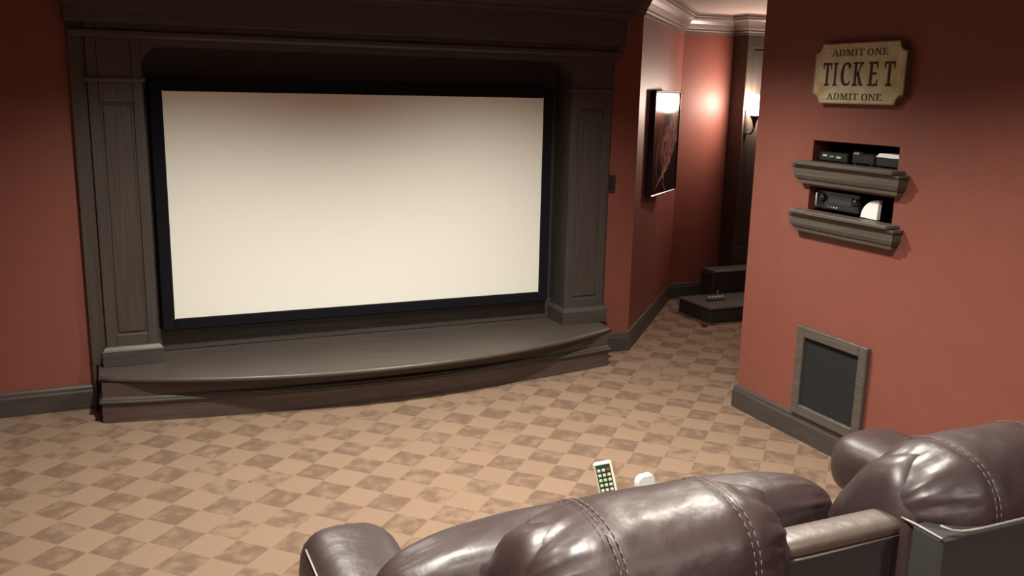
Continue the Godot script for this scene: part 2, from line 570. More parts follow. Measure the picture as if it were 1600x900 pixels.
# ---------------------------------------------------------------- screen surround and stage
func pilaster_part(parent: Node3D, xa: float, xb: float, zf: float) -> void:
	# shaft with a recessed panel, plinth and cap; front at zf
	var top := 1.99
	var sh := flat()
	var y0 := 0.237
	span(sh, Vector3(xa, y0, -0.125), Vector3(xb, top, zf - 0.012), 0.0)
	var m := 0.05
	span(sh, Vector3(xa, y0, zf - 0.012), Vector3(xa + m, top, zf), 0.003)
	span(sh, Vector3(xb - m, y0, zf - 0.012), Vector3(xb, top, zf), 0.003)
	span(sh, Vector3(xa + m, y0, zf - 0.012), Vector3(xb - m, 0.40, zf), 0.003)
	span(sh, Vector3(xa + m, 1.60, zf - 0.012), Vector3(xb - m, top, zf), 0.003)
	obj("pilaster_shaft", sh, M.wood_up, parent)
	var pn := flat()
	span(pn, Vector3(xa + m + 0.012, 0.412, zf - 0.014), Vector3(xb - m - 0.012, 1.588, zf - 0.006), 0.004)
	obj("pilaster_panel", pn, M.wood_up, parent)
	var pl := flat()
	sweep(pl, PackedVector3Array([Vector3(xa, y0, -0.12), Vector3(xa, y0, zf), Vector3(xb, y0, zf), Vector3(xb, y0, -0.12)]),
		PackedVector2Array([Vector2(0, 0), Vector2(0.022, 0), Vector2(0.022, 0.078), Vector2(0.018, 0.086), Vector2(0.006, 0.1), Vector2(0, 0.103)]), -1.0)
	obj("pilaster_plinth", pl, M.wood_across, parent)
	var cp := flat()
	sweep(cp, PackedVector3Array([Vector3(xa, 1.70, zf - 0.03), Vector3(xa, 1.70, zf), Vector3(xb, 1.70, zf), Vector3(xb, 1.70, zf - 0.03)]),
		PackedVector2Array([Vector2(0, 0), Vector2(0.006, 0.0), Vector2(0.012, 0.01), Vector2(0.012, 0.02), Vector2(0, 0.026)]), -1.0)
	obj("pilaster_band", cp, M.wood_across, parent)

func surround() -> void:
	var t := thing("screen_surround", "dark stained wooden surround with two pilasters and a heavy cornice framing the projection screen", "screen surround")
	var zf := 0.115
	pilaster_part(t, -1.455, -1.2, zf)
	pilaster_part(t, 1.24, 1.52, zf)
	for s in [[-1.532, -1.455], [1.52, 1.55]]:
		var f := flat()
		span(f, Vector3(s[0], 0.237, WZ), Vector3(s[1], 1.99, 0.095 if s[0] < 0.0 else 0.075), 0.004)
		if s[0] < 0.0:
			span(f, Vector3(s[0], 0.0, WZ), Vector3(-1.512, 0.237, 0.095), 0.004)
		obj("side_fillet", f, M.wood_up, t)
	# header with rounded corners to the opening
	var poly := PackedVector2Array([Vector2(-1.2, 1.99), Vector2(-1.2, 1.775)])
	for k in 9:
		var q := PI - PI / 2 * k / 8.0
		poly.append(Vector2(-1.095 + 0.105 * cos(q), 1.775 + 0.105 * sin(q)))
	for k in 9:
		var q := PI / 2 - PI / 2 * k / 8.0
		poly.append(Vector2(1.135 + 0.105 * cos(q), 1.775 + 0.105 * sin(q)))
	poly.append(Vector2(1.24, 1.775))
	poly.append(Vector2(1.24, 1.99))
	var clean := PackedVector2Array()
	for p in poly:
		if clean.is_empty() or clean[-1].distance_to(p) > 1e-4:
			clean.append(p)
	var h := flat()
	extrude(h, clean, zf + 0.125, Transform3D(Basis.IDENTITY, Vector3(0, 0, -0.125)))
	obj("header", h, M.wood_across, t)
	var rail := flat()
	sweep(rail, PackedVector3Array([Vector3(-1.5, 1.915, WZ), Vector3(-1.5, 1.915, zf), Vector3(1.56, 1.915, zf), Vector3(1.56, 1.915, WZ)]),
		PackedVector2Array([Vector2(0, 0), Vector2(0.01, 0), Vector2(0.022, 0.012), Vector2(0.022, 0.03), Vector2(0.008, 0.042), Vector2(0, 0.042)]), -1.0)
	obj("rail_moulding", rail, M.wood_across, t)
	var fr := flat()
	span(fr, Vector3(-1.54, 1.985, WZ), Vector3(1.6, CEIL - 0.16, zf + 0.03), 0.004)
	obj("frieze", fr, M.wood_across, t)
	var co := flat()
	var cp := PackedVector2Array([Vector2(0, -0.20), Vector2(0.012, -0.20), Vector2(0.014, -0.175), Vector2(0.026, -0.165), Vector2(0.026, -0.15), Vector2(0.04, -0.145), Vector2(0.055, -0.10), Vector2(0.085, -0.065), Vector2(0.115, -0.05), Vector2(0.12, -0.035), Vector2(0.135, -0.03), Vector2(0.14, -0.0), Vector2(0, 0)])
	sweep(co, PackedVector3Array([Vector3(-1.54, CEIL, WZ), Vector3(-1.54, CEIL, zf + 0.03), Vector3(1.6, CEIL, zf + 0.03), Vector3(1.6, CEIL, WZ)]), cp, -1.0)
	obj("cornice", co, M.wood_across, t)
	var bp := flat()
	span(bp, Vector3(-1.2, 0.237, -0.122), Vector3(1.24, 1.99, -0.108))
	obj("recess_panel", bp, M.recess, t)
	var lp := flat()
	span(lp, Vector3(-1.2, 0.237, -0.105), Vector3(1.24, 0.366, -0.085), 0.003)
	obj("apron_panel", lp, M.wood_across, t)

func arc(xa: float, xb: float, ze: float, zm: float, n := 40) -> PackedVector3Array:
	# a flat circular arc bowed towards the room
	var w := (xb - xa) * 0.5
	var s := zm - ze
	var R := (w * w + s * s) / (2.0 * s)
	var cx := (xa + xb) * 0.5
	var out := PackedVector3Array()
	for k in n + 1:
		var x := lerpf(xa, xb, float(k) / n)
		out.append(Vector3(x, 0, zm - R + sqrt(R * R - (x - cx) * (x - cx))))
	return out

func plan(st: SurfaceTool, front: PackedVector3Array, zback: float, y0: float, y1: float) -> void:
	var p := PackedVector2Array()
	for v in front:
		p.append(Vector2(v.x, v.z))
	p.append(Vector2(front[-1].x, zback))
	p.append(Vector2(front[0].x, zback))
	extrude(st, p, y1 - y0, Transform3D(Basis(Vector3.RIGHT, Vector3(0, 0, 1), Vector3.UP), Vector3(0, y0, 0)))

func stage() -> void:
	var t := thing("stage_platform", "low dark wood stage with a bowed front under the projection screen", "stage")
	var body := flat()
	plan(body, arc(-1.49, 1.445, 0.32, 0.475), WZ + 0.004, 0.0, 0.205)
	plan(body, PackedVector3Array([Vector3(-1.19, 0, WZ + 0.004), Vector3(1.23, 0, WZ + 0.004)]), -0.118, 0.0, 0.205)
	obj("riser", body, M.wood_riser, t)
	var kick := flat()
	plan(kick, arc(-1.495, 1.45, 0.335, 0.492), WZ + 0.01, 0.0, 0.105)
	obj("kick_board", kick, M.wood_riser, t)
	var mo := flat()
	var path := arc(-1.495, 1.45, 0.335, 0.492)
	path.insert(0, Vector3(-1.495, 0, WZ + 0.004))
	path.append(Vector3(1.45, 0, WZ + 0.004))
	sweep(mo, path, PackedVector2Array([Vector2(-0.015, 0.10), Vector2(0.006, 0.10), Vector2(0.011, 0.105), Vector2(0.011, 0.113), Vector2(0.004, 0.118), Vector2(0.004, 0.124), Vector2(-0.006, 0.132), Vector2(-0.015, 0.134)]), -1.0)
	obj("base_moulding", mo, M.wood_across, t)
	var top := flat()
	var p2 := arc(-1.50, 1.48, 0.285, 0.61)
	plan(top, p2, WZ + 0.004, 0.205, 0.235)
	plan(top, PackedVector3Array([Vector3(-1.19, 0, WZ + 0.004), Vector3(1.23, 0, WZ + 0.004)]), -0.118, 0.205, 0.235)
	obj("stage_top", top, M.wood_floor, t)
	var no := soft()
	var edge := PackedVector3Array()
	for v in p2:
		edge.append(Vector3(v.x, 0.22, v.z))
	tube(no, edge, 0.0155, 10)
	obj("nosing", no, M.wood_floor, t)

func projection_screen() -> void:
	var t := thing("projection_screen", "large blank cream projection screen in a black velvet frame", "projection screen")
	var x := 1.105
	var y0 := 0.435
	var y1 := 1.659
	var b := 0.065
	var s := flat()
	span(s, Vector3(-x - 0.01, y0 - 0.01, -0.03), Vector3(x + 0.01, y1 + 0.01, -0.006))
	obj("screen_surface", s, M.screen, t)
	for k in 4:
		var f := flat()
		if k < 2:
			var sx := -1.0 if k == 0 else 1.0
			var xi := sx * x
			var xo := sx * (x + b)
			span(f, Vector3(minf(xi, xo), y0 - b, -0.104), Vector3(maxf(xi, xo), y1 + b, 0.0), 0.006)
		else:
			var yi := y0 - b if k == 2 else y1
			span(f, Vector3(-x, yi, -0.104), Vector3(x, yi + b, 0.0), 0.006)
		obj("frame_bar", f, M.velvet, t)

func switch_plate() -> void:
	var t := thing("wall_switch", "small dark switch plate on the red wall right of the screen surround", "light switch", Vector3(1.567, 1.128, WZ))
	var p := flat()
	box(p, Vector3(0, 0, 0.004), Vector3(0.072, 0.115, 0.008), 0.003)
	obj("plate", p, plain(lin(0.03, 0.022, 0.02), 0.5), t)
	var s := flat()
	box(s, Vector3(0, 0, 0.01), Vector3(0.034, 0.066, 0.006), 0.002)
	obj("rocker", s, plain(lin(0.022, 0.017, 0.016), 0.4), t)

# ---------------------------------------------------------------- hallway
func hall_pilaster() -> void:
	var t := thing("hall_pilaster", "tall dark panelled pilaster at the hallway's back wall behind the lit sconce", "pilaster")
	var xa := 3.405
	var xb := 3.72
	var zf := -1.0
	var s := flat()
	span(s, Vector3(xa, 0, HZ), Vector3(xb, CEIL, zf - 0.012))
	var m := 0.06
	span(s, Vector3(xa, 0, zf - 0.012), Vector3(xa + m, CEIL, zf), 0.003)
	span(s, Vector3(xb - m, 0, zf - 0.012), Vector3(xb, CEIL, zf), 0.003)
	span(s, Vector3(xa + m, 2.08, zf - 0.012), Vector3(xb - m, CEIL, zf), 0.003)
	span(s, Vector3(xa + m, 0, zf - 0.012), Vector3(xb - m, 0.45, zf), 0.003)
	obj("shaft", s, M.wood_up, t)
	var p := flat()
	span(p, Vector3(xa + m + 0.014, 0.464, zf - 0.014), Vector3(xb - m - 0.014, 2.066, zf - 0.005), 0.004)
	obj("panel", p, M.wood_up, t)

func sconce(label: String, at_wall: Vector3, turn: float, energy: float) -> void:
	var t := thing("wall_sconce", label, "wall lamp", at_wall, turn)
	var bp := flat()
	box(bp, Vector3(-0.012, 0.0, 0.006), Vector3(0.026, 0.21, 0.012), 0.004)
	obj("backplate", bp, M.bronze, t)
	var a := soft()
	var pts := PackedVector3Array()
	for k in 15:
		var q := float(k) / 14.0
		pts.append(Vector3(-0.012 + 0.014 * q, -0.075 - 0.02 * sin(q * PI) + 0.05 * q * q, 0.01 + 0.085 * sin(q * PI / 2)))
	tube(a, pts, 0.007)
	obj("arm", a, M.bronze, t)
	var at := Transform3D(Basis.IDENTITY, Vector3(0.002, 0, 0.095))
	var c := soft()
	lathe(c, PackedVector2Array([Vector2(0.0, -0.04), Vector2(0.008, -0.036), Vector2(0.012, -0.01), Vector2(0.02, 0.02), Vector2(0.036, 0.05), Vector2(0.04, 0.06), Vector2(0.0, 0.061)]), 24, at)
	obj("cup", c, M.bronze, t)
	var g := soft()
	lathe(g, PackedVector2Array([Vector2(0.0, 0.063), Vector2(0.034, 0.063), Vector2(0.056, 0.08), Vector2(0.072, 0.11), Vector2(0.078, 0.15), Vector2(0.072, 0.19), Vector2(0.05, 0.22), Vector2(0.0, 0.23)]), 28, at)
	obj("glass_shade", g, M.shade, t)
	var l := OmniLight3D.new()
	l.name = "sconce_bulb"
	t.add_child(l, true)
	l.position = Vector3(0.002, 0.15, 0.095)
	l.light_color = Color(1.0, 0.90, 0.82)
	l.light_energy = energy
	l.light_size = 0.05
	l.omni_range = 9.0
	l.omni_attenuation = 2.0
	l.shadow_enabled = true

func poster() -> void:
	# hangs a touch askew on the slanting wall
	var a := Vector3(1.756, 0, WZ)
	var e := Vector3(2.915, 0, HZ)
	var d := (e - a).normalized()
	var n := Vector3(-d.z, 0, d.x)
	var ask := deg_to_rad(40.5)
	var pd := Vector3(cos(ask), 0, -sin(ask))
	var pn := Vector3(sin(ask), 0, cos(ask))
	var at := a + d * 0.335 + n * 0.003 + pd * (PW * 0.5) + Vector3(0, 1.362, 0)
	var t := thing("framed_poster", "black edged glossy dark poster with a pinkish swirl hanging on the slanting hallway wall", "poster", at)
	t.basis = Basis(pd, Vector3.UP, pn)
	var w := PW
	var h := 0.725
	var f := 0.014
	for k in 4:
		var b := flat()
		if k < 2:
			var s := -1.0 if k == 0 else 1.0
			box(b, Vector3(s * (w - f) / 2, 0, 0.022), Vector3(f, h, 0.044), 0.006)
		else:
			var s2 := -1.0 if k == 2 else 1.0
			box(b, Vector3(0, s2 * (h - f) / 2, 0.022), Vector3(w - 2 * f, f, 0.044), 0.006)
		obj("frame_bar", b, M.frame_black, t)
	var st := SurfaceTool.new()
	st.begin(Mesh.PRIMITIVE_TRIANGLES)
	var hw := w / 2 - f
	var hh := h / 2 - f
	for v in [[-1, 1], [1, 1], [1, -1], [-1, 1], [1, -1], [-1, -1]]:
		st.set_normal(Vector3(0, 0, 1))
		st.set_uv(Vector2(0.5 + v[0] * 0.5, 0.5 - v[1] * 0.5))
		st.add_vertex(Vector3(v[0] * hw, v[1] * hh, 0.038))
	var m := plain(Color.WHITE, 0.1, 0.0, 0.5)
	m.albedo_texture = tex(poster_print())
	put("print", st.commit(), m, t)

func poster_print() -> Image:
	var n := FastNoiseLite.new()
	n.seed = 9
	n.frequency = 1.0
	n.fractal_octaves = 4
	var im := Image.create(256, 256, false, Image.FORMAT_RGB8)
	for y in 256:
		for x in 256:
			var u := x / 255.0
			var v := y / 255.0
			var wv := n.get_noise_2d(u * 3.0, v * 4.0)
			var c := Vector3(0.012, 0.012, 0.014)
			# a pink form that widens through the middle
			var mid := 0.62 + 0.14 * sin(v * 5.0 + 0.6) + wv * 0.12
			var half := 0.40 * exp(-pow((v - 0.52) / 0.27, 2.0))
			var inside := smoothstep(half, half * 0.55, absf(u - mid)) * (1.0 if half > 0.02 else 0.0)
			c = c.lerp(Vector3(0.42, 0.20, 0.175), inside * clampf(0.75 + n.get_noise_2d(u * 11.0, v * 9.0) * 1.4, 0.0, 1.0))
			# pale strokes down its left side and across the foot
			var s1 := absf(u - (0.24 + 0.07 * sin(v * 7.0) + wv * 0.05))
			c = c.lerp(Vector3(0.5, 0.5, 0.52), smoothstep(0.016, 0.004, s1) * smoothstep(0.95, 0.6, v) * 0.7)
			var s2 := absf((v - 0.80) + (u - 0.45) * 0.55 + wv * 0.05)
			c = c.lerp(Vector3(0.55, 0.42, 0.40), smoothstep(0.02, 0.004, s2) * smoothstep(0.12, 0.3, u) * smoothstep(0.85, 0.6, u))
			im.set_pixel(x, y, Color(c.x, c.y, c.z).linear_to_srgb())
	return im

func hall_steps() -> void:
	var t := thing("hall_step", "low dark step with a paler top on the hallway carpet", "step")
	var b := flat()
	span(b, Vector3(2.725, 0, -0.76), Vector3(3.5, 0.10, -0.345), 0.006)
	obj("riser", b, M.step, t)
	var tp := flat()
	span(tp, Vector3(2.715, 0.10, -0.765), Vector3(3.505, 0.122, -0.335), 0.006)
	obj("tread", tp, M.step_top, t)
	var u := thing("hall_step", "taller dark step behind the low one, half hidden by the terracotta wall", "step")
	var b2 := flat()
	span(b2, Vector3(3.05, 0, -0.945), Vector3(4.1, 0.285, -0.775), 0.006)
	obj("riser", b2, M.step, u)
	var t2 := flat()
	span(t2, Vector3(3.06, 0.285, -0.945), Vector3(4.11, 0.307, -0.765), 0.006)
	obj("tread", t2, M.step_top, u)
	var orn := thing("ornament", "little pale trinket with a row of beads on the low dark step", "ornament", Vector3(2.93, 0.122, -0.56))
	var ob := flat()
	box(ob, Vector3(0, 0.006, 0), Vector3(0.15, 0.012, 0.05), 0.003)
	obj("base", ob, M.step, orn)
	for k in 5:
		var s := soft()
		lathe(s, PackedVector2Array([Vector2(0, 0), Vector2(0.009, 0.003), Vector2(0.012, 0.012), Vector2(0.008, 0.021), Vector2(0, 0.024)]), 14, Transform3D(Basis.IDENTITY, Vector3(-0.06 + 0.03 * k, 0.012, 0)))
		obj("bead", s, M.pale_grey, orn)
	var st := soft()
	tube(st, PackedVector3Array([Vector3(0.015, 0.036, 0), Vector3(0.018, 0.05, 0), Vector3(0.012, 0.066, 0), Vector3(0.02, 0.08, 0)]), 0.003)
	obj("stem", st, M.pale_grey, orn)
	var lint := soft()
	lathe(lint, PackedVector2Array([Vector2(0, 0), Vector2(0.02, 0.002), Vector2(0.024, 0.01), Vector2(0.013, 0.02), Vector2(0, 0.022)]), 14)
	var l := obj("floor_stop", lint, M.black)
	l.position = Vector3(2.635, 0, -0.285)
	tag(l, "tiny black knob on the carpet in front of the low hallway step", "door stop")

# ---------------------------------------------------------------- right-hand wall
func wall_frame() -> Basis:
	# local x along the wall to the right as seen from the room (+z), y up, z out into the room
	return Basis(Vector3(0, 0, 1), Vector3.UP, Vector3(-1, 0, 0))

func sign_texture() -> Image:
	var n := FastNoiseLite.new()
	n.seed = 3
	n.frequency = 1.0
	n.fractal_octaves = 5
	var im := Image.create(512, 256, false, Image.FORMAT_RGB8)
	for y in 256:
		for x in 512:
			var u := x / 511.0
			var v := y / 255.0
			var a := n.get_noise_2d(u * 5.0, v * 2.5)
			var b := n.get_noise_2d(u * 22.0 + 40.0, v * 11.0)
			var c := Vector3(0.60, 0.53, 0.35) * (0.92 + 0.22 * a + 0.10 * b)
			var stain := smoothstep(0.22, 0.02, Vector2((u - 0.10) * 1.5, (v - 0.78) * 0.9).length() + a * 0.09)
			stain = maxf(stain, 0.7 * smoothstep(0.14, 0.02, Vector2((u - 0.90) * 1.7, (v - 0.66) * 0.8).length() + a * 0.08))
			c = c.lerp(Vector3(0.42, 0.23, 0.07), stain * 0.75)
			var edge := minf(minf(u * 2.0, (1.0 - u) * 2.0), minf(v, 1.0 - v))
			c = c * lerpf(0.72 + 0.2 * a, 1.0, smoothstep(0.0, 0.07, edge))
			c = c.lerp(Vector3(0.22, 0.16, 0.10), 0.5 * smoothstep(0.012, 0.004, absf(edge - 0.075)))
			im.set_pixel(x, y, Color(c.x, c.y, c.z).linear_to_srgb())
	return im

func ticket_sign() -> void:
	var w := 0.55
	var h := 0.272
	var t := thing("ticket_sign", "cream weathered ticket-shaped plaque lettered TICKET and ADMIT ONE on terracotta wall", "sign", Vector3(WX, 1.81, 1.96))
	t.basis = wall_frame() * Basis(Vector3(0, 0, 1), 0.0)
	var outline := func(k: float) -> PackedVector2Array:
		var o := PackedVector2Array()
		var hw := w / 2 - k
		var hh := h / 2 - k
		var r := 0.042
		for c in [[1, 1], [-1, 1], [-1, -1], [1, -1]]:
			var m := Vector2(c[0] * hw, c[1] * hh)
			var pts := PackedVector2Array()
			for j in 7:
				var q := PI / 2 * j / 6.0
				pts.append(m + Vector2(-c[0] * r * cos(q), -c[1] * r * sin(q)))
			# from the side edge to the top edge or back, always counter-clockwise
			if c[0] * c[1] > 0:
				pts.reverse()
			o.append_array(pts)
		return o
	var b := flat()
	extrude(b, outline.call(0.0), 0.03)
	obj("board", b, M.sign_edge, t)
	var fo: PackedVector2Array = outline.call(0.004)
	if Geometry2D.is_polygon_clockwise(fo):
		fo.reverse()
	var st := SurfaceTool.new()
	st.begin(Mesh.PRIMITIVE_TRIANGLES)
	var ix := Geometry2D.triangulate_polygon(fo)
	for k in range(0, ix.size(), 3):
		for j in [0, 2, 1]:
			var p := fo[ix[k + j]]
			st.set_normal(Vector3(0, 0, 1))
			st.set_uv(Vector2(p.x / w + 0.5, 0.5 - p.y / h))
			st.add_vertex(Vector3(p.x, p.y, 0.0305))
	var fm := plain(Color.WHITE, 0.7)
	fm.albedo_texture = tex(sign_texture())
	put("face", st.commit(), fm, t)
	var big := [["T", 0.143, 0.100], ["I", 0.238, 0.047], ["C", 0.356, 0.108], ["K", 0.494, 0.116], ["E", 0.655, 0.105], ["T", 0.822, 0.108]]
	for q in big:
		lettering(t, q[0], Vector3((q[1] - 0.485) * w, -0.003, 0.0312), q[2] * w, 0.104, M.ink, 700)
	for q in [["ADMIT ONE", 0.0, 0.092, 0.335, 0.030, M.ink_faded], ["ADMIT ONE", -0.012, -0.103, 0.335, 0.030, M.ink_faded]]:
		lettering(t, q[0], Vector3(q[1], q[2], 0.0312), q[3], q[4], q[5])
	# a fine raised lip round the face
	var lip := flat()
	var path := PackedVector3Array()
	for p in outline.call(0.004):
		path.append(Vector3(p.x, p.y, 0.031))
	path.append(path[0])
	tube(lip, path, 0.0028, 6)
	obj("rim", lip, plain(lin(0.34, 0.27, 0.17), 0.7), t)

func lettering(parent: Node3D, text: String, at: Vector3, w: float, h: float, mat: Material, weight := 700) -> void:
	var f := SystemFont.new()
	f.font_names = PackedStringArray(["Droid Serif"])
	f.font_weight = weight
	var tm := TextMesh.new()
	tm.text = text
	tm.font = f
	tm.font_size = 64
	tm.pixel_size = 0.002
	tm.depth = 0.004
	tm.curve_step = 1.0
	var bb := tm.get_aabb()
	var o := put("lettering", tm, mat, parent)
	var sc := Vector3(w / bb.size.x, h / bb.size.y, 0.3)
	o.scale = sc
	o.position = at - (bb.position + bb.size * 0.5) * sc

func ledge(y: float, label: String) -> void:
	var t := thing("wall_ledge", label, "shelf", Vector3(WX, y, 1.955))
	t.basis = wall_frame()
	var s := flat()
	box(s, Vector3(0, -0.009, 0.04), Vector3(0.62, 0.018, 0.08), 0.004)
	obj("shelf_board", s, M.wood_ledge, t)
	var m := flat()
	var hw := 0.295
	sweep(m, PackedVector3Array([Vector3(-hw, -0.018, 0), Vector3(-hw, -0.018, 0.022), Vector3(hw, -0.018, 0.022), Vector3(hw, -0.018, 0)]),
		PackedVector2Array([Vector2(-0.02, 0), Vector2(0.042, 0), Vector2(0.042, -0.01), Vector2(0.034, -0.016), Vector2(0.031, -0.05), Vector2(0.024, -0.066), Vector2(0.016, -0.072), Vector2(0.014, -0.088), Vector2(-0.02, -0.088)]), -1.0)
	obj("moulding", m, M.wood_ledge, t)

func equipment() -> void:
	# upper niche
	var B := wall_frame()
	var p := thing("disc_player", "slim black media player at the left of the upper niche", "media player", Vector3(WX + 0.015, 1.40, 1.80))
	p.basis = B
	var b := flat()
	box(b, Vector3(0, 0.026, -0.12), Vector3(0.19, 0.044, 0.22), 0.004)
	obj("body", b, M.gloss_black, p)
	for k in 3:
		var d := flat()
		box(d, Vector3(-0.05 + 0.045 * k, 0.03 - 0.002 * k, -0.008), Vector3(0.03, 0.009, 0.004), 0.001)
		obj("display", d, M.silver if k == 1 else M.pale_grey, p)
	feet(p, 0.19, 0.24)
	var q := thing("media_box", "black media box in the middle of the upper niche with a bright corner", "media box", Vector3(WX + 0.02, 1.40, 1.985))
	q.basis = B
	var b2 := flat()
	box(b2, Vector3(0, 0.03, -0.11), Vector3(0.14, 0.05, 0.2), 0.006)
	obj("body", b2, M.gloss_black, q)
	var d2 := flat()
	box(d2, Vector3(-0.04, 0.052, -0.02), Vector3(0.04, 0.014, 0.03), 0.004)
	obj("display", d2, M.silver, q)
	feet(q, 0.14, 0.22)
	var r := thing("cable_box", "black box topped by a bright white sleeve at the right of the upper niche", "media box", Vector3(WX + 0.015, 1.40, 2.14))
	r.basis = B
	var b3 := flat()
	box(b3, Vector3(0, 0.026, -0.11), Vector3(0.145, 0.04, 0.2), 0.004)
	obj("body", b3, M.black, r)
	feet(r, 0.145, 0.22)
	var sl := flat()
	extrude(sl, PackedVector2Array([Vector2(-0.07, 0), Vector2(0.072, 0), Vector2(0.068, 0.016), Vector2(-0.05, 0.018)]), 0.16, Transform3D(Basis.IDENTITY, Vector3(0, 0, -0.165)))
	var so := obj("paper_sleeve", sl, M.white)
	so.basis = B
	so.position = Vector3(WX + 0.015, 1.4462, 2.14)
	tag(so, "bright white sleeve lying on the right-hand box of the upper niche", "sleeve")
	# lower niche
	var a := thing("receiver", "black receiver with a small handle in the lower niche", "receiver", Vector3(WX + 0.03, 1.165, 1.85))
	a.basis = B
	var b4 := flat()
	box(b4, Vector3(0, 0.053, -0.14), Vector3(0.27, 0.09, 0.27), 0.004)
	obj("body", b4, M.gloss_black, a)
	var fp := flat()
	box(fp, Vector3(0.02, 0.062, -0.003), Vector3(0.15, 0.045, 0.004), 0.001)
	obj("display", fp, plain(lin(0.02, 0.022, 0.024), 0.2), a)
	for k in 2:
		var kn := soft()
		lathe(kn, PackedVector2Array([Vector2(0.018, 0), Vector2(0.018, 0.012), Vector2(0.014, 0.016), Vector2(0, 0.016)]), 24, Transform3D(Basis(Vector3.RIGHT, PI / 2), Vector3(-0.10 + 0.215 * k, 0.06, -0.004)))
		obj("knob", kn, M.gloss_black, a)
	for k in 4:
		var bt := flat()
		box(bt, Vector3(-0.055 + 0.018 * k, 0.022, -0.002), Vector3(0.011, 0.008, 0.006), 0.002)
		obj("button", bt, M.pale_grey if k > 1 else M.silver, a)
	var hd := soft()
	tube(hd, PackedVector3Array([Vector3(-0.12, 0.02, -0.004), Vector3(-0.12, 0.02, 0.018), Vector3(-0.12, 0.085, 0.018), Vector3(-0.12, 0.085, -0.004)]), 0.004)
	obj("handle", hd, M.pale_grey, a)
	feet(a, 0.27, 0.28)
	var fan := PackedVector2Array([Vector2(0.045, 0.0), Vector2(0.05, 0.09)])
	for k in 9:
		var g := float(k) / 8.0
		fan.append(Vector2(0.048 - 0.1 * sin(g * PI / 2), 0.003 + 0.086 * cos(g * PI / 2)))
	var fs := flat()
	extrude(fs, fan, 0.02, Transform3D(Basis.IDENTITY, Vector3(0, 0, -0.03)))
	var fo := obj("white_panel", fs, M.white)
	fo.basis = B
	fo.position = Vector3(WX + 0.012, 1.1655, 2.065)
	tag(fo, "white quarter-round panel standing in the lower niche beside the receiver", "panel")

func feet(parent: Node3D, w: float, d: float) -> void:
	for sx in [-1.0, 1.0]:
		for sz in [0.1, 0.85]:
			var f := soft()
			lathe(f, PackedVector2Array([Vector2(0.0, 0), Vector2(0.008, 0), Vector2(0.01, 0.009), Vector2(0, 0.009)]), 10, Transform3D(Basis.IDENTITY, Vector3(sx * (w * 0.5 - 0.02), 0, -d * sz)))
			obj("foot", f, M.black, parent)

func grille() -> void:
	var t := thing("wall_grille", "brown wood framed black cloth grille low on the terracotta wall", "speaker grille", Vector3(WX, 0.0, 0.0))
	t.basis = wall_frame()
	var za := 1.72
	var zb := 2.185
	var ya := 0.132
	var yb := 0.588
	var f := 0.052
	for k in 4:
		var b := flat()
		if k < 2:
			var x := za if k == 0 else zb - f
			span(b, Vector3(x, ya, 0), Vector3(x + f, yb, 0.026), 0.004)
		else:
			var y := ya if k == 2 else yb - f
			span(b, Vector3(za + f, y, 0), Vector3(zb - f, y + f, 0.026), 0.004)
		obj("frame_bar", b, M.wood_ledge, t)
	var c := flat()
	span(c, Vector3(za + f, ya + f, 0.001), Vector3(zb - f, yb - f, 0.008))
	obj("cloth_panel", c, M.cloth, t)

# ---------------------------------------------------------------- sofa
# a stuffed roll along x: half length hl, section radii ry, rz, ends drawn in to a gather
func roll(xc: float, hl: float, yc: float, zc: float, ry: float, rz: float, square := 2.4, pleat := 0.0, seed_ := 1, dents := []) -> SurfaceTool:
	var st := soft()
	var n := FastNoiseLite.new()
	n.seed = seed_
	n.frequency = 1.0
	var rings := []
	var NU := 72
	var NV := 72
	for i in NU + 1:
		var u := -cos(PI * i / NU)
		var k := pow(maxf(0.0, 1.0 - pow(absf(u), 3.6)), 1.0 / 2.2)
		k = maxf(k, 0.01)
		var ring := []
		for j in NV:
			var a := TAU * j / NV
			var c := cos(a)
			var s := sin(a)
			var rr := pow(pow(absf(c), square) + pow(absf(s), square), -1.0 / square)
			var x := xc + u * hl
			var wr := 1.0 + n.get_noise_3d(x * 5.0, s * 1.3, c * 1.3) * 0.035
			if pleat > 0.0:
				var f := smoothstep(0.45, 0.9, absf(u)) * smoothstep(1.0, 0.93, absf(u))
				wr += pleat * f * (sin(a * 13.0 + n.get_noise_2d(a * 2.0, u) * 4.0) * 0.5 + n.get_noise_3d(u * 3.0, s * 6.0, c * 6.0) * 0.8)
			for d in dents:
				wr -= 0.018 * exp(-pow((x - d) / 0.006, 2.0))
				wr += 0.012 * exp(-pow((absf(x - d) - 0.03) / 0.02, 2.0))
			ring.append(Vector3(x, yc + s * ry * rr * k * wr, zc + c * rz * rr * k * wr))
		rings.append(ring)
	loft(st, rings)
	return st

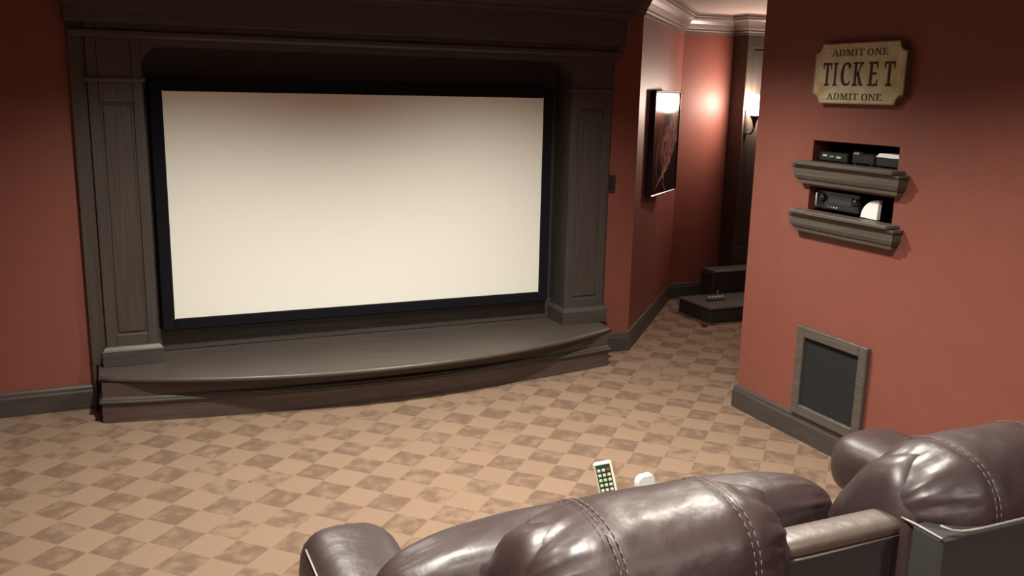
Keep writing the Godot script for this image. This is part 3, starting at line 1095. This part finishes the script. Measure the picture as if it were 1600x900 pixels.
# a pillow-topped arm along z with a rounded front
func arm(xc: float, hw: float, yt: float, zfront: float, zback: float, seed_: int) -> SurfaceTool:
	var st := soft()
	var n := FastNoiseLite.new()
	n.seed = seed_
	n.frequency = 1.0
	var rings := []
	var N := 44
	for i in N + 1:
		var t := float(i) / N
		t = t * t * (3.0 - 2.0 * t)
		var z := lerpf(zfront, zback, t)
		var k := pow(1.0 - pow(1.0 - minf(1.0, t * 5.0), 3.0), 1.0 / 2.4)
		var e := pow(1.0 - pow(maxf(0.0, (t - 0.9) / 0.1), 2.4), 0.5)
		k = maxf(0.02, minf(k, maxf(e, 0.5)))
		var ring := []
		for j in 40:
			var a := TAU * j / 40
			var c := cos(a)
			var s := sin(a)
			var rr := pow(pow(absf(c), 2.9) + pow(absf(s), 2.9), -1.0 / 2.9)
			var w := 1.0 + n.get_noise_3d(z * 4.0, c * 1.5, s * 1.5) * 0.04
			ring.append(Vector3(xc + c * hw * rr * k * w, yt - 0.105 + s * 0.105 * rr * k * w, z))
		rings.append(ring)
	loft(st, rings)
	return st

func stitch_line(parent: Node3D, x: float, yc: float, zc: float, ry: float, rz: float, square: float) -> void:
	for o in [-0.006, 0.006]:
		var st := soft()
		var k := 0
		while k < 46:
			var pts := PackedVector3Array()
			for q in 3:
				var a := deg_to_rad(150.0 - (k + q * 0.75) * 3.6)
				var rr := pow(pow(absf(cos(a)), square) + pow(absf(sin(a)), square), -1.0 / square) * 1.006
				pts.append(Vector3(x + o, yc + sin(a) * ry * rr, zc + cos(a) * rz * rr))
			tube(st, pts, 0.0011, 5)
			k += 2
		var so := obj("stitching", st, M.stitch, parent)
		so.set_meta("kind", "stuff")

func sofa() -> void:
	var t := thing("recliner_sofa", "dark burgundy leather two-seat recliner sofa with centre console seen from behind", "sofa")
	var seats := [-0.54, 0.32]
	# frame, seats, footrests
	var base := flat()
	span(base, Vector3(-1.0, 0.03, 3.12), Vector3(0.94, 0.30, 3.93), 0.02)
	obj("base", base, M.back_fabric, t, "dark fabric base")
	for k in 2:
		var x: float = seats[k]
		var hl := 0.275 if k == 0 else 0.29
		var sc := soft()
		sc = roll(x, 0.33, 0.40, 3.36, 0.11, 0.30, 3.2, 0.0, 60 + k)
		obj("seat_cushion", sc, M.leather, t)
		var fr := roll(x, 0.31, 0.24, 3.05, 0.17, 0.07, 3.0, 0.0, 62 + k)
		obj("footrest", fr, M.leather, t)
		# the back: front face slopes down and forward
		var bk := soft()
		var rings := []
		for i in 25:
			var u := -cos(PI * i / 24.0)
			var kk := maxf(0.02, pow(maxf(0.0, 1.0 - pow(absf(u), 12.0)), 0.25))
			var ring := []
			var outline := [Vector2(3.96, 0.90), Vector2(3.88, 0.98), Vector2(3.80, 0.95), Vector2(3.725, 0.84), Vector2(3.65, 0.68), Vector2(3.58, 0.46), Vector2(3.66, 0.34), Vector2(3.90, 0.34), Vector2(3.99, 0.40), Vector2(3.99, 0.70)]
			var curve := Curve2D.new()
			for q in outline.size():
				var pa: Vector2 = outline[(q - 1 + outline.size()) % outline.size()]
				var pb: Vector2 = outline[(q + 1) % outline.size()]
				var tg := (pb - pa) * 0.16
				curve.add_point(outline[q], -tg, tg)
			curve.add_point(outline[0])
			var L := curve.get_baked_length()
			for q in 48:
				var p := curve.sample_baked(L * q / 48.0)
				var m := Vector2(3.85, 0.66)
				var v := m + (p - m) * kk
				ring.append(Vector3(x + u * (hl + 0.015), v.y, v.x))
			rings.append(ring)
		loft(bk, rings)
		obj("backrest", bk, M.leather, t)
		var sq := 2.3
		var dents := [x - 0.132, x + 0.132]
		var hr := obj("headrest", roll(x, hl, 0.865, 3.885, 0.128, 0.142, sq, 0.085, 71 + k, dents), M.leather, t)
		for d in dents:
			stitch_line(hr, d, 0.865, 3.885, 0.128, 0.142, sq)
		var rp := flat()
		span(rp, Vector3(x - hl - 0.005, 0.05, 3.96), Vector3(x + hl + 0.005 - (0.09 if k == 0 else 0.0), 0.874 - (0.08 if k == 0 else 0.0), 4.034), 0.006)
		obj("rear_panel", rp, M.back_fabric, t, "dark fabric panel")
		if k == 1:
			var pp := soft()
			var pts := PackedVector3Array()
			for i in 25:
				var u := float(i) / 24.0 * 2.0 - 1.0
				pts.append(Vector3(x + u * hl, 0.879 + 0.018 * pow(absf(u), 10.0), 4.035 - 0.012 * pow(absf(u), 10.0)))
			tube(pp, pts, 0.0024)
			obj("piping", pp, M.piping, t, "pale piping")
	# the broad cushion behind the left head pillow
	obj("shoulder_cushion", roll(-0.455, 0.545, 0.77, 3.665, 0.115, 0.105, 2.3, 0.05, 81), M.leather, t)
	# arms
	obj("arm", arm(-0.92, 0.122, 0.655, 3.05, 3.80, 91), M.leather, t)
	obj("arm", arm(0.80, 0.145, 0.662, 3.03, 3.80, 92), M.leather, t)
	for s in [[-0.92, 0.11], [0.80, 0.125]]:
		var b := flat()
		span(b, Vector3(s[0] - s[1] + 0.03, 0.03, 3.12), Vector3(s[0] + s[1] - 0.03, 0.47, 3.92), 0.03)
		obj("arm_panel", b, M.leather, t)
	# console between the seats
	var c := flat()
	span(c, Vector3(-0.245, 0.03, 3.09), Vector3(0.02, 0.518, 3.86), 0.02)
	obj("console", c, M.leather, t)
	for q in [-0.155, -0.005 - 0.05]:
		var h := soft()
		lathe(h, PackedVector2Array([Vector2(0.034, 0.0), Vector2(0.042, 0.0), Vector2(0.043, 0.006), Vector2(0.036, 0.008), Vector2(0.034, 0.0)]), 28, Transform3D(Basis.IDENTITY, Vector3(q, 0.518, 3.16)))
		obj("cup_holder", h, M.silver, t, "silver cup holder ring")
	var cb := flat()
	span(cb, Vector3(-0.27, 0.05, 3.86), Vector3(0.05, 0.85, 3.925), 0.006)
	obj("console_back", cb, M.back_fabric, t, "dark fabric panel")
	var rl := soft()
	var rings2 := []
	for i in 17:
		var x := lerpf(-0.275, 0.062, i / 16.0)
		var e := 1.0 - 0.35 * pow(absf(i / 8.0 - 1.0), 12.0)
		var ring := []
		for j in 20:
			var a := TAU * j / 20
			var rr := pow(pow(absf(cos(a)), 3.0) + pow(absf(sin(a)), 3.0), -1.0 / 3.0)
			ring.append(Vector3(x, 0.848 + sin(a) * 0.02 * rr * e, 3.895 + cos(a) * 0.038 * rr * e))
		rings2.append(ring)
	loft(rl, rings2)
	obj("top_rail", rl, M.rail, t, "glossy leather rail, sheen put into its lighter colour")
	var p2 := soft()
	tube(p2, PackedVector3Array([Vector3(0.03, 0.872, 3.93), Vector3(0.026, 0.876, 3.97), Vector3(0.024, 0.876, 4.034)]), 0.0024)
	obj("piping", p2, M.piping, t, "pale piping")
	var p5 := soft()
	tube(p5, PackedVector3Array([Vector3(-0.268, 0.832, 3.932), Vector3(-0.1, 0.833, 3.933), Vector3(0.052, 0.834, 3.932)]), 0.003)
	obj("piping", p5, M.rail, t, "glossy leather piping in the same sheen-lightened colour")
	var p3 := soft()
	tube(p3, PackedVector3Array([Vector3(-0.268, 0.84, 3.934), Vector3(-0.266, 0.75, 3.938), Vector3(-0.27, 0.6, 3.934), Vector3(-0.27, 0.2, 3.934)]), 0.0024)
	obj("piping", p3, M.piping, t, "pale piping")
	var p4 := soft()
	tube(p4, PackedVector3Array([Vector3(-1.024, 0.622, 3.16), Vector3(-1.026, 0.627, 3.2), Vector3(-1.027, 0.627, 3.4), Vector3(-1.024, 0.622, 3.70)]), 0.0024)
	obj("piping", p4, M.piping, t, "pale piping")
	for x in [-0.95, 0.88]:
		for z in [3.2, 3.85]:
			var f := soft()
			lathe(f, PackedVector2Array([Vector2(0, 0), Vector2(0.025, 0), Vector2(0.03, 0.035), Vector2(0, 0.035)]), 16, Transform3D(Basis.IDENTITY, Vector3(x, 0, z)))
			obj("foot", f, M.black, t)

func gadgets() -> void:
	# remote standing in a cup holder, face to the back of the room, leaning left
	var t := thing("remote_control", "white edged remote control with pale keys standing in the sofa console", "remote control", Vector3(-0.172, 0.545, 3.15))
	t.basis = Basis(Vector3(0, 1, 0), -0.45) * Basis(Vector3(0, 0, 1), 0.24) * Basis(Vector3(1, 0, 0), -0.10)
	var w := 0.052
	var h := 0.165
	var b := flat()
	box(b, Vector3(0, h / 2, 0), Vector3(w, h, 0.016), 0.005)
	obj("casing", b, M.ivory, t)
	var f := flat()
	box(f, Vector3(0, h / 2 + 0.002, 0.0085), Vector3(w - 0.012, h - 0.016, 0.002), 0.0008)
	obj("key_field", f, M.key_field, t)
	for r in 10:
		for c in 3:
			var k := flat()
			var y := h - 0.022 - r * 0.0142
			box(k, Vector3((c - 1) * 0.0127, y, 0.0105), Vector3(0.0088, 0.0085, 0.003), 0.0015)
			obj("key", k, M.red_key if (r == 0 and c == 2) else (M.green_key if r >= 6 and c == 1 else M.ivory), t)
	var g := thing("gadget", "plain white gadget with rounded corners standing in the console right of the remote", "gadget", Vector3(-0.068, 0.541, 3.15))
	g.basis = Basis(Vector3(0, 0, 1), 0.08)
	var poly := PackedVector2Array([Vector2(-0.022, 0), Vector2(0.026, 0)])
	for q in 7:
		var a := PI / 2 * q / 6.0
		poly.append(Vector2(0.013 + 0.012 * cos(a), 0.106 + 0.012 * sin(a)))
	for q in 7:
		var a := PI / 2 + PI / 2 * q / 6.0
		poly.append(Vector2(-0.008 + 0.02 * cos(a), 0.098 + 0.02 * sin(a)))
	var gs := flat()
	extrude(gs, poly, 0.022, Transform3D(Basis.IDENTITY, Vector3(0, 0, -0.011)))
	obj("casing", gs, M.white, g)

func _ready() -> void:
	rng.seed = 1
	make_materials()
	camera_sky_lights()
	room()
	surround()
	stage()
	projection_screen()
	sofa()
	hall_pilaster()
	hall_steps()
	grille()
	ticket_sign()
	ledge(1.40, "brown moulded wooden ledge under the upper equipment niche")
	ledge(1.165, "brown moulded wooden ledge under the lower equipment niche")
	poster()
	sconce("lit torch sconce with a glowing glass shade on the dark hallway pilaster", Vector3(3.448, 1.485, -1.0), 0.0, 0.92)
	sconce("added torch sconce out of view past the pilaster, fill light for the hallway", Vector3(4.2, 1.485, HZ), 0.0, 0.5)  # added fill lamp, out of view, brightens the lower hallway
	equipment()
	switch_plate()
	gadgets()
